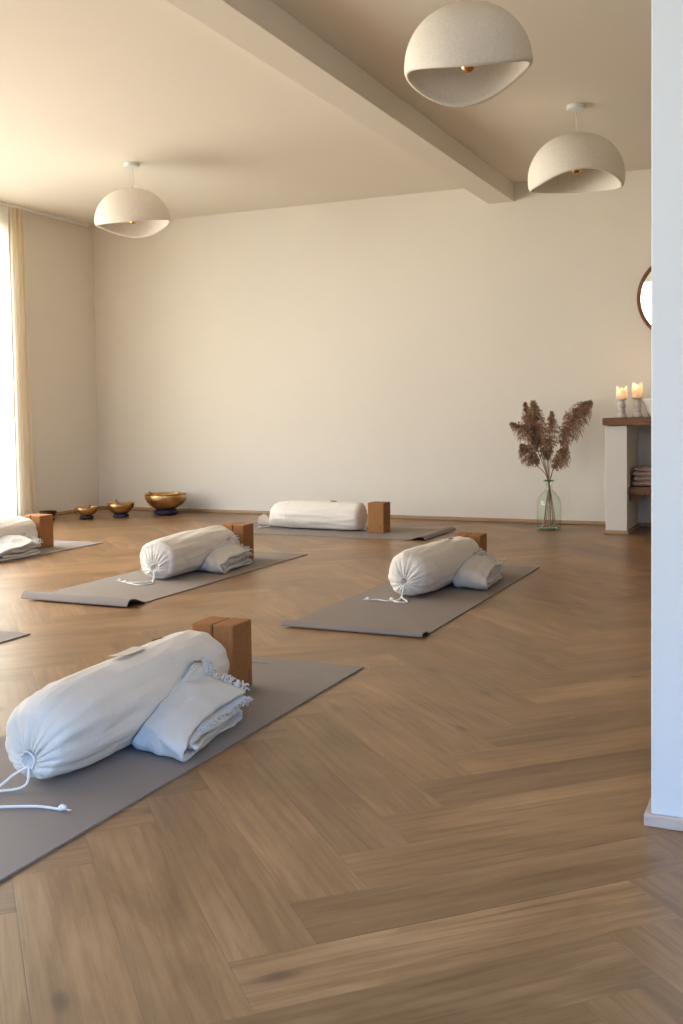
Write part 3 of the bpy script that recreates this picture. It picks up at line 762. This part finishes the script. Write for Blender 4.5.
bowl((-5.280, 7.150, 0), 0.226, 0.126, 0.036, 0.068, 'medium golden singing bowl on a blue cushion, second from the right', M_BRASS, M_RING)
mallet((-5.280, 7.15, 0.075), (-0.35, 0.1, 0.42), 'dark wooden mallet leaning in the medium singing bowl', 0.098, 0.010)
bowl((-5.490, 6.960, 0), 0.192, 0.103, 0.030, 0.058, 'small golden singing bowl on an olive cushion, second from the left', M_BRASS, M_RINGD)
mallet((-5.485, 6.965, 0.062), (0.10, 0.2, 0.40), 'short wooden mallet resting in the small singing bowl', 0.062, 0.009)
bowl((-5.690, 6.720, 0), 0.142, 0.084, 0.030, 0.052, 'smallest singing bowl with backlit shade in its colour, half hidden behind a cork block', M_BRONZE_SHADED, M_RINGD)

# ------------------------------------------------------------------ pendant lamps
def lamp(x, y, ztop, rotz, label, R=0.262, H=0.255, wn=0.05, wf=0.15, slope=0.0, lift=0.065, tilt=(0, 0), base=0.10, canopy_r=0.052, seed=1):
    t = thing('pendant_lamp', label, 'pendant lamp', (x, y, ZC), 0, 'papier mache pendant lamps')
    bm = BM(); nT, nA = 96, 40; zc = ztop-H-ZC
    def P(a, th, off=0.0):
        lump = 1+0.012*nz(cos(th)*1.5, sin(th)*1.5, a+seed)
        r = (R-off)*lump*(sin(min(a, pi/2))**0.92 if a < pi/2 else sin(a)**1.1); z = (H-off)*cos(a) if a < pi/2 else (H*1.05-off)*cos(a)
        return Vector((r*cos(th), r*sin(th), z))
    def amax(th):
        m = 0.5+0.5*sin(th)           # 0 on the near side, 1 on the far side of the shade
        return pi/2+base-(wn*(1-m)+wf*m)*cos(2*th)-slope*cos(th)
    rings = []
    for k in range(nA+1):
        rings.append([P(max(0.03, amax(2*pi*i/nT)*k/nA), 2*pi*i/nT) for i in range(nT)])
    for q in range(1, 6):     # rounded lip
        a_ = q/6*pi
        ring = []
        for i in range(nT):
            th = 2*pi*i/nT; am = amax(th); o = 0.011*(1-cos(a_)); p = P(am, th, o); dn = (P(am+0.02, th, o)-P(am, th, o)).normalized()
            ring.append(p+dn*0.011*sin(a_))
        rings.append(ring)
    for k in range(nA, -1, -1):
        rings.append([P(max(0.03, amax(2*pi*i/nT)*k/nA), 2*pi*i/nT, 0.022) for i in range(nT)])
    rm = Matrix.Translation((0, 0, zc)) @ Matrix.Rotation(tilt[0], 4, 'X') @ Matrix.Rotation(tilt[1], 4, 'Y') @ Matrix.Rotation(rotz, 4, 'Z')
    V = [[bm.verts.new(rm @ p) for p in r] for r in rings]
    for A, B in zip(V, V[1:]):
        for i in range(nT): bm.faces.new((A[i], A[(i+1) % nT], B[(i+1) % nT], B[i]))
    bm.faces.new(V[0]); bm.faces.new(V[-1])
    obj('lamp_shade', bm, M_LAMP, t, smooth=True)
    cb = BM(); lathe(cb, [(0, -0.026), (canopy_r*0.9, -0.026), (canopy_r, -0.022), (canopy_r, -0.001), (0, -0.001)], 40, cap=False)
    obj('canopy', cb, M_CANOPY, t, smooth=False, label='round white ceiling rose')
    ct = BM(); tube(ct, cr([(0.0, 0, -0.024), (0.006, 0.002, (ztop-ZC)*0.55), (0, 0, ztop-ZC-0.01)], 8), 0.0028, 8)
    tube(ct, cr([(-0.022, 0.0, -0.024), (-0.010, 0, (ztop-ZC)*0.6), (0, 0, ztop-ZC+0.006)], 8), 0.0012, 6)
    lathe(ct, [(0, 0.022), (0.006, 0.020), (0.008, 0.0), (0.008, -0.03), (0, -0.03)], 16, (0, 0, ztop-ZC-0.006), cap=False)
    obj('cable', ct, M_CABLE, t, smooth=True)
    sb = BM(); zs = zc+lift
    lathe(sb, [(0, 0.12), (0.020, 0.12), (0.022, 0.02), (0.018, 0.0), (0, 0.0)], 24, (0, 0, zs), cap=False)
    soc = obj('socket', sb, M_CABLE, t, smooth=True)
    gb = BM(); lathe(gb, [(0, 0.0), (0.014, 0.0), (0.016, -0.012), (0.026, -0.030), (0.030, -0.048), (0.026, -0.064), (0.014, -0.075), (0, -0.078)], 24, (0, 0, zs), cap=False)
    obj('bulb', gb, M_GOLD, soc, smooth=True, label='gold tinted bulb')
    return t
lamp(-4.222, 5.93, 2.405, radians(24), 'white papier mache pendant lamp left of the beam, with a wavy open rim', R=0.256, H=0.225, wn=0.05, wf=0.15, slope=0.07, base=0.09, seed=1)
lamp(-1.212, 5.96, 2.416, radians(24), 'white papier mache pendant lamp over the vase corner, arched rim towards camera', R=0.270, H=0.240, wn=-0.14, wf=-0.04, slope=0.015, lift=0.095, base=0.14, seed=4)
lamp(-1.200, 3.88, 2.408, radians(24), 'nearest white papier mache pendant lamp, top of the photo, showing its wide mouth', R=0.245, H=0.225, wn=0.10, wf=0.20, slope=0.06, lift=0.055, base=0.17, seed=2)

# ------------------------------------------------------------------ masonry console with oak beams
t = thing('console', 'white masonry console with thick oak top against the back wall', 'console', (-0.72, 7.5, 0))
def rel(bm): bmesh.ops.translate(bm, verts=bm.verts[:], vec=(0.72, -7.5, 0)); return bm
obj('side_pier', rel(box(BM(), (-1.279, 7.25, 0), (-1.133, YB-0.001, 0.745), 0.004)), M_PIER, t)
obj('side_pier', rel(box(BM(), (-0.30, 7.25, 0), (-0.154, YB-0.001, 0.745), 0.004)), M_PIER, t)
def beam(a, b, seed, m=M_SLAB):
    bm = box(BM(), a, b)
    bmesh.ops.subdivide_edges(bm, edges=[e for e in bm.edges if e.calc_length() > 0.3], cuts=16, use_grid_fill=True)
    es = [e for e in bm.edges if len(e.link_faces) == 2 and e.link_faces[0].normal.dot(e.link_faces[1].normal) < 0.3]
    bmesh.ops.bevel(bm, geom=es, offset=0.005, segments=2, affect='EDGES')
    for v in bm.verts: v.co += Vector((0.0, 0.005*nz(v.co.x*9, v.co.z*6, seed), 0.003*nz(v.co.x*7, v.co.y*7, seed)))
    return rel(bm)
obj('top_beam', beam((-1.290, 7.195, 0.747), (-0.10, YB-0.006, 0.798), 1), M_SLAB, t)
obj('shelf_beam', beam((-1.131, 7.30, 0.268), (-0.302, YB-0.006, 0.322), 2), M_SLAB, t)
b = BM(); vv = []
for s in (7.34, 7.62):
    vv.append([b.verts.new(p) for p in ((-1.131, s, 0.266), (-1.131, s, 0.225), (-1.085, s, 0.228), (-1.04, s, 0.250), (-1.02, s, 0.266))])
b.faces.new(vv[0]); b.faces.new(vv[1][::-1])
for k in range(5): b.faces.new((vv[0][k], vv[1][k], vv[1][(k+1) % 5], vv[0][(k+1) % 5]))
obj('bracket', rel(b), M_SLAB, t)
for (x0, x1) in ((-1.279, -1.133), (-0.30, -0.154)):
    b = BM()
    box(b, (x0-0.010, 7.240, 0), (x1+0.010, 7.250, 0.024), 0.002); box(b, (x0-0.010, 7.25, 0), (x0, 7.75, 0.024), 0.002); box(b, (x1, 7.25, 0), (x1+0.010, 7.75, 0.024), 0.002)
    obj('base_strip', rel(b), M_TRIM, t)
# folded towels on the shelf
def towel(z, h, y0, x0, m, label, seed):
    bm = box(BM(), (x0, y0, z), (x0+0.42, 7.66, z+h))
    bmesh.ops.subdivide_edges(bm, edges=bm.edges[:], cuts=5, use_grid_fill=True)
    es = [e for e in bm.edges if len(e.link_faces) == 2 and e.link_faces[0].normal.dot(e.link_faces[1].normal) < 0.3]
    bmesh.ops.bevel(bm, geom=es, offset=h*0.35, segments=4, affect='EDGES')
    for v in bm.verts:
        if v.co.z > z+0.004: v.co.z += 0.004*nz(v.co.x*9, v.co.y*9, seed)
        v.co.x += 0.004*nz(v.co.y*9, v.co.z*30, seed); v.co.y += 0.004*nz(v.co.x*9, v.co.z*30, seed)
    c = Vector((x0+0.21, (y0+7.66)/2, z)); bmesh.ops.translate(bm, verts=bm.verts[:], vec=-c)
    o = obj('folded_towel', bm, m, smooth=True); o.location = c; tag(o, label, 'towel', 'folded towels on the console shelf')
towel(0.326, 0.032, 7.36, -1.115, M_TOWEL1, 'dusty rose folded towel at the bottom of the shelf stack', 1)
towel(0.3615, 0.028, 7.37, -1.108, M_TOWEL2, 'sand coloured folded towel, second from the bottom of the stack', 2)
towel(0.3930, 0.029, 7.36, -1.113, M_TOWEL1, 'dusty rose folded towel, second from the top of the stack', 3)
towel(0.4255, 0.025, 7.38, -1.105, M_TOWEL2, 'thin sand coloured towel on top of the shelf stack', 4)

# candles on turned holders
def candle(x, y, zh, ch, cr_, lab_h, lab_c, seed):
    z0 = 0.7995
    t = thing('candle_holder', lab_h, 'candle holder', (x, y, z0), 0, 'turned candle holders')
    H = zh-z0
    prof = [(0, 0), (0.036, 0), (0.037, 0.010*H/0.125), (0.030, 0.024*H/0.125), (0.020, 0.032*H/0.125), (0.023, 0.037*H/0.125), (0.027, 0.044*H/0.125), (0.022, 0.052*H/0.125), (0.018, 0.056*H/0.125),
            (0.026, 0.066*H/0.125), (0.029, 0.080*H/0.125), (0.023, 0.098*H/0.125), (0.016, 0.108*H/0.125), (0.022, 0.114*H/0.125), (0.034, 0.119*H/0.125), (0.035, H), (0, H)]
    obj('turned_body', lathe(BM(), prof, 32, cap=False), M_HOLDER, t, smooth=True)
    c = thing('candle', lab_c, 'candle', (x, y, zh+0.0005), 0, 'lit pillar candles')
    def fn(p, a, r, z):
        if z > ch*0.6: return (p[0], p[1], p[2]+(0.010*sin(2*a+seed)+0.006*nz(cos(a)*3, sin(a)*3, seed))*(z-ch*0.6)/(ch*0.4))
        return p
    prof = [(0, 0), (cr_, 0), (cr_*1.01, ch*0.3), (cr_, ch*0.6), (cr_*0.98, ch*0.8), (cr_*0.93, ch), (cr_*0.86, ch), (cr_*0.82, ch*0.8), (cr_*0.80, ch*0.55), (cr_*0.6, ch*0.45), (0, ch*0.43)]
    obj('wax', lathe(BM(), prof, 36, cap=False, fn=fn), M_WAX, c, smooth=True)
    wb = BM(); tube(wb, [(0, 0, ch*0.43), (0.001, 0, ch*0.43+0.012)], 0.0012, 6); obj('wick', wb, M_INK, c)
    f0 = ch*0.43+0.008; fb = BM(); lathe(fb, [(0, f0), (0.0055, f0+0.006), (0.007, f0+0.012), (0.005, f0+0.022), (0.002, f0+0.031), (0, f0+0.036)], 16, cap=False)
    obj('flame', fb, M_FLAME, c, smooth=True)
    l = bpy.data.lights.new('candle_light', 'POINT'); l.energy = 0.55; l.color = (1.0, 0.66, 0.40); l.shadow_soft_size = 0.008
    lo = bpy.data.objects.new('candle_light', l); link(lo, c); lo.location = (0, 0, f0+0.036)
candle(-1.186, 7.36, 0.930, 0.078, 0.037, 'shorter pale turned candle holder on the left of the oak top', 'lit ivory candle on the shorter left holder', 1)
candle(-1.086, 7.40, 0.938, 0.094, 0.036, 'taller pale turned candle holder beside the white bowl', 'lit ivory candle on the taller right holder', 2)
b = BM()
lathe(b, [(0, 0), (0.075, 0.0), (0.090, 0.006), (0.103, 0.045), (0.122, 0.095), (0.140, 0.121), (0.142, 0.130), (0.134, 0.130), (0.116, 0.100), (0.095, 0.05), (0.08, 0.014), (0, 0.012)], 56, cap=False)
o = obj('ceramic_bowl', b, M_CERAM, smooth=True); o.location = (-0.930, 7.46, 0.8000); tag(o, 'white ceramic bowl with flared rim right of the candles', 'bowl')

# round mirror, hanging slightly forward
t = thing('wall_mirror', 'round mirror with thin brown wooden frame above the console', 'mirror', (-0.824, YB-0.030, 1.652)); t.rotation_euler = (radians(1.9), 0, 0)
b = BM(); n = 96; Rm = 0.300; rows = []
for i in range(n):
    a = 2*pi*i/n; row = []
    for (dr, dy) in ((-0.012, -0.016), (0.010, -0.018), (0.014, -0.012), (0.014, 0.014), (-0.012, 0.014)):
        row.append(b.verts.new(((Rm+dr)*cos(a), dy, (Rm+dr)*sin(a))))
    rows.append(row)
for i in range(n):
    A, B = rows[i], rows[(i+1) % n]
    for k in range(5): b.faces.new((A[k], A[(k+1) % 5], B[(k+1) % 5], B[k]))
obj('frame', b, M_MIRF, t)
b = BM(); vv = [b.verts.new(((Rm-0.010)*cos(2*pi*i/n), -0.004, (Rm-0.010)*sin(2*pi*i/n))) for i in range(n)]; b.faces.new(vv)
r = bmesh.ops.extrude_face_region(b, geom=b.faces[:])
for v in [g for g in r['geom'] if isinstance(g, bmesh.types.BMVert)]: v.co.y += 0.006
obj('glass', b, M_MIRROR, t)

# ------------------------------------------------------------------ glass vase with dried reeds
VX, VY = -1.700, 7.372
t = thing('glass_vase', 'pale green glass demijohn vase on the floor by the back wall', 'vase', (VX, VY, 0.0005))
out = [(0, 0.0), (0.070, 0.0), (0.084, 0.008), (0.0865, 0.05), (0.086, 0.13), (0.084, 0.195), (0.072, 0.232), (0.050, 0.262), (0.030, 0.280), (0.025, 0.300), (0.025, 0.335), (0.028, 0.350)]
P = cr([(a, b_, 0) for a, b_ in out], 4)
prof = [(max(p.x, 0), p.y) for p in P]; prof[0] = (0, 0)
inn = [(max(r-0.0035, 0), z if z > 0.012 else z+0.010) for r, z in prof[::-1]]; inn[-1] = (0, 0.012)
obj('bottle', lathe(BM(), prof+inn, 64, cap=False), M_VGLASS, t, smooth=True)
b = BM(); lathe(b, [(0.034+0.006*cos(2*pi*k/14), 0.352+0.005*sin(2*pi*k/14)) for k in range(15)], 40, cap=False); obj('lip', b, M_VGLASS_D, t, smooth=True, label='dark green glass lip')
b = BM(); lathe(b, [(0, 0.0025), (0.070, 0.0025), (0.0785, 0.009), (0.077, 0.015), (0.06, 0.0125), (0, 0.0105)], 48, cap=False)
obj('thick_base', b, M_VGLASS_D, t, smooth=True, label='thick dark green glass foot')

def reed(foot, neck, pts, wid, n, label, seed, droop=0.35):
    """foot and neck in the vase, pts = plume spine from its base to its tip"""
    t = thing('dried_reed', label, 'dried reed', foot, 0, 'dried reeds in the glass vase')
    f = Vector(foot); loc = lambda p: Vector(p)-f
    n = int(n*1.35); b = BM(); sp = cr([Vector((0, 0, 0)), loc(neck)]+[loc(p) for p in pts], 10)
    tube(b, sp, lambda s: 0.0036*(1-0.75*s), 6); obj('stem', b, M_REED, t, smooth=True)
    rng = random.Random(seed); S = cr([loc(p) for p in pts], 14); m = len(S)-1
    pb = BM()
    for k in range(n):
        s = rng.random()**0.9; q = s*m; i = min(int(q), m-1); p = S[i].lerp(S[i+1], q-i)
        d = (S[min(i+1, m)]-S[max(i-1, 0)]).normalized()
        env = wid*(0.30+0.75*sin(pi*min(1, s*1.02))**0.7)*(1-0.55*s)
        a = rng.uniform(0, 2*pi); side = Vector((cos(a), sin(a)*0.8, 0.25*sin(a*2)))
        side = (side-d*side.dot(d)).normalized()
        l = env*rng.uniform(0.55, 1.25)
        g = Vector((0, 0, -1))
        p1 = p+(side*0.55+d*0.65)*l*0.5; p2 = p+(side*0.95+d*0.75+g*droop*0.8)*l*0.95; p3 = p2+(side*0.3+d*0.1+g*droop*1.6)*l*0.35
        c = cr([p, p1, p2, p3], 3)
        tube(pb, c, lambda u: 0.0015*(1-0.4*u), 3, False)
        # spikelets
        for e in range(11):
            u = 0.20+0.75*rng.random(); w_ = c[int(u*(len(c)-1))]
            v = Vector((rng.uniform(-1, 1), rng.uniform(-1, 1), rng.uniform(-1.3, 0.5))).normalized()*rng.uniform(0.007, 0.016)
            w2 = Vector((-v.y, v.x, rng.uniform(-0.004, 0.004))).normalized()*0.0026
            a1 = pb.verts.new(w_); a2 = pb.verts.new(w_+v*0.5+w2); a3 = pb.verts.new(w_+v); a4 = pb.verts.new(w_+v*0.5-w2+Vector((0, 0, 0.001)))
            pb.faces.new((a1, a2, a3)); pb.faces.new((a1, a3, a4))
    obj('plume', pb, M_PLUME, t, smooth=False, label='feathery brown seed plume')
    return t
Y0 = VY
reed((VX+0.035, Y0-0.01, 0.016), (VX-0.004, Y0, 0.345), [(-1.775, 7.36, 0.56), (-1.815, 7.35, 0.66), (-1.885, 7.34, 0.735), (-1.965, 7.33, 0.765)], 0.075, 260, 'dried reed in the vase whose plume leans furthest left', 1, 0.5)
reed((VX+0.045, Y0+0.02, 0.016), (VX-0.002, Y0+0.008, 0.345), [(-1.755, 7.38, 0.60), (-1.780, 7.38, 0.70), (-1.795, 7.37, 0.81), (-1.808, 7.36, 0.925)], 0.088, 380, 'dried reed in the vase with the tallest upright plume on the left', 2, 0.55)
reed((VX+0.025, Y0+0.04, 0.016), (VX-0.006, Y0+0.004, 0.345), [(-1.790, 7.41, 0.64), (-1.835, 7.41, 0.75), (-1.862, 7.41, 0.83), (-1.880, 7.41, 0.915)], 0.055, 200, 'dried reed in the vase with a slim plume behind the tallest one', 3, 0.5)
reed((VX-0.010, Y0-0.045, 0.016), (VX+0.002, Y0-0.006, 0.345), [(-1.695, 7.34, 0.56), (-1.688, 7.33, 0.64), (-1.676, 7.33, 0.74), (-1.668, 7.33, 0.845)], 0.066, 230, 'dried reed in the vase with the short middle plume', 4, 0.5)
reed((VX-0.045, Y0+0.01, 0.016), (VX+0.006, Y0+0.004, 0.345), [(-1.615, 7.38, 0.60), (-1.575, 7.38, 0.70), (-1.525, 7.37, 0.80), (-1.468, 7.36, 0.875), (-1.395, 7.35, 0.915)], 0.098, 480, 'dried reed in the vase with the big plume sweeping right', 5, 0.55)
reed((VX-0.030, Y0-0.03, 0.016), (VX+0.006, Y0-0.004, 0.345), [(-1.655, 7.33, 0.44), (-1.630, 7.32, 0.49), (-1.595, 7.31, 0.545), (-1.560, 7.31, 0.610)], 0.072, 220, 'dried reed in the vase with a small low plume on the right', 6, 0.6)
reed((VX+0.010, Y0-0.05, 0.016), (VX-0.006, Y0-0.006, 0.345), [(-1.770, 7.33, 0.46), (-1.800, 7.32, 0.52), (-1.840, 7.31, 0.575), (-1.885, 7.31, 0.615)], 0.075, 260, 'dried reed in the vase with a drooping low plume on the left', 7, 0.7)
reed((VX+0.0, Y0+0.05, 0.016), (VX+0.0, Y0+0.008, 0.345), [(-1.718, 7.40, 0.49), (-1.722, 7.40, 0.54), (-1.722, 7.40, 0.59), (-1.715, 7.40, 0.635)], 0.055, 150, 'dried reed in the vase with the lowest small plume in the middle', 8, 0.5)
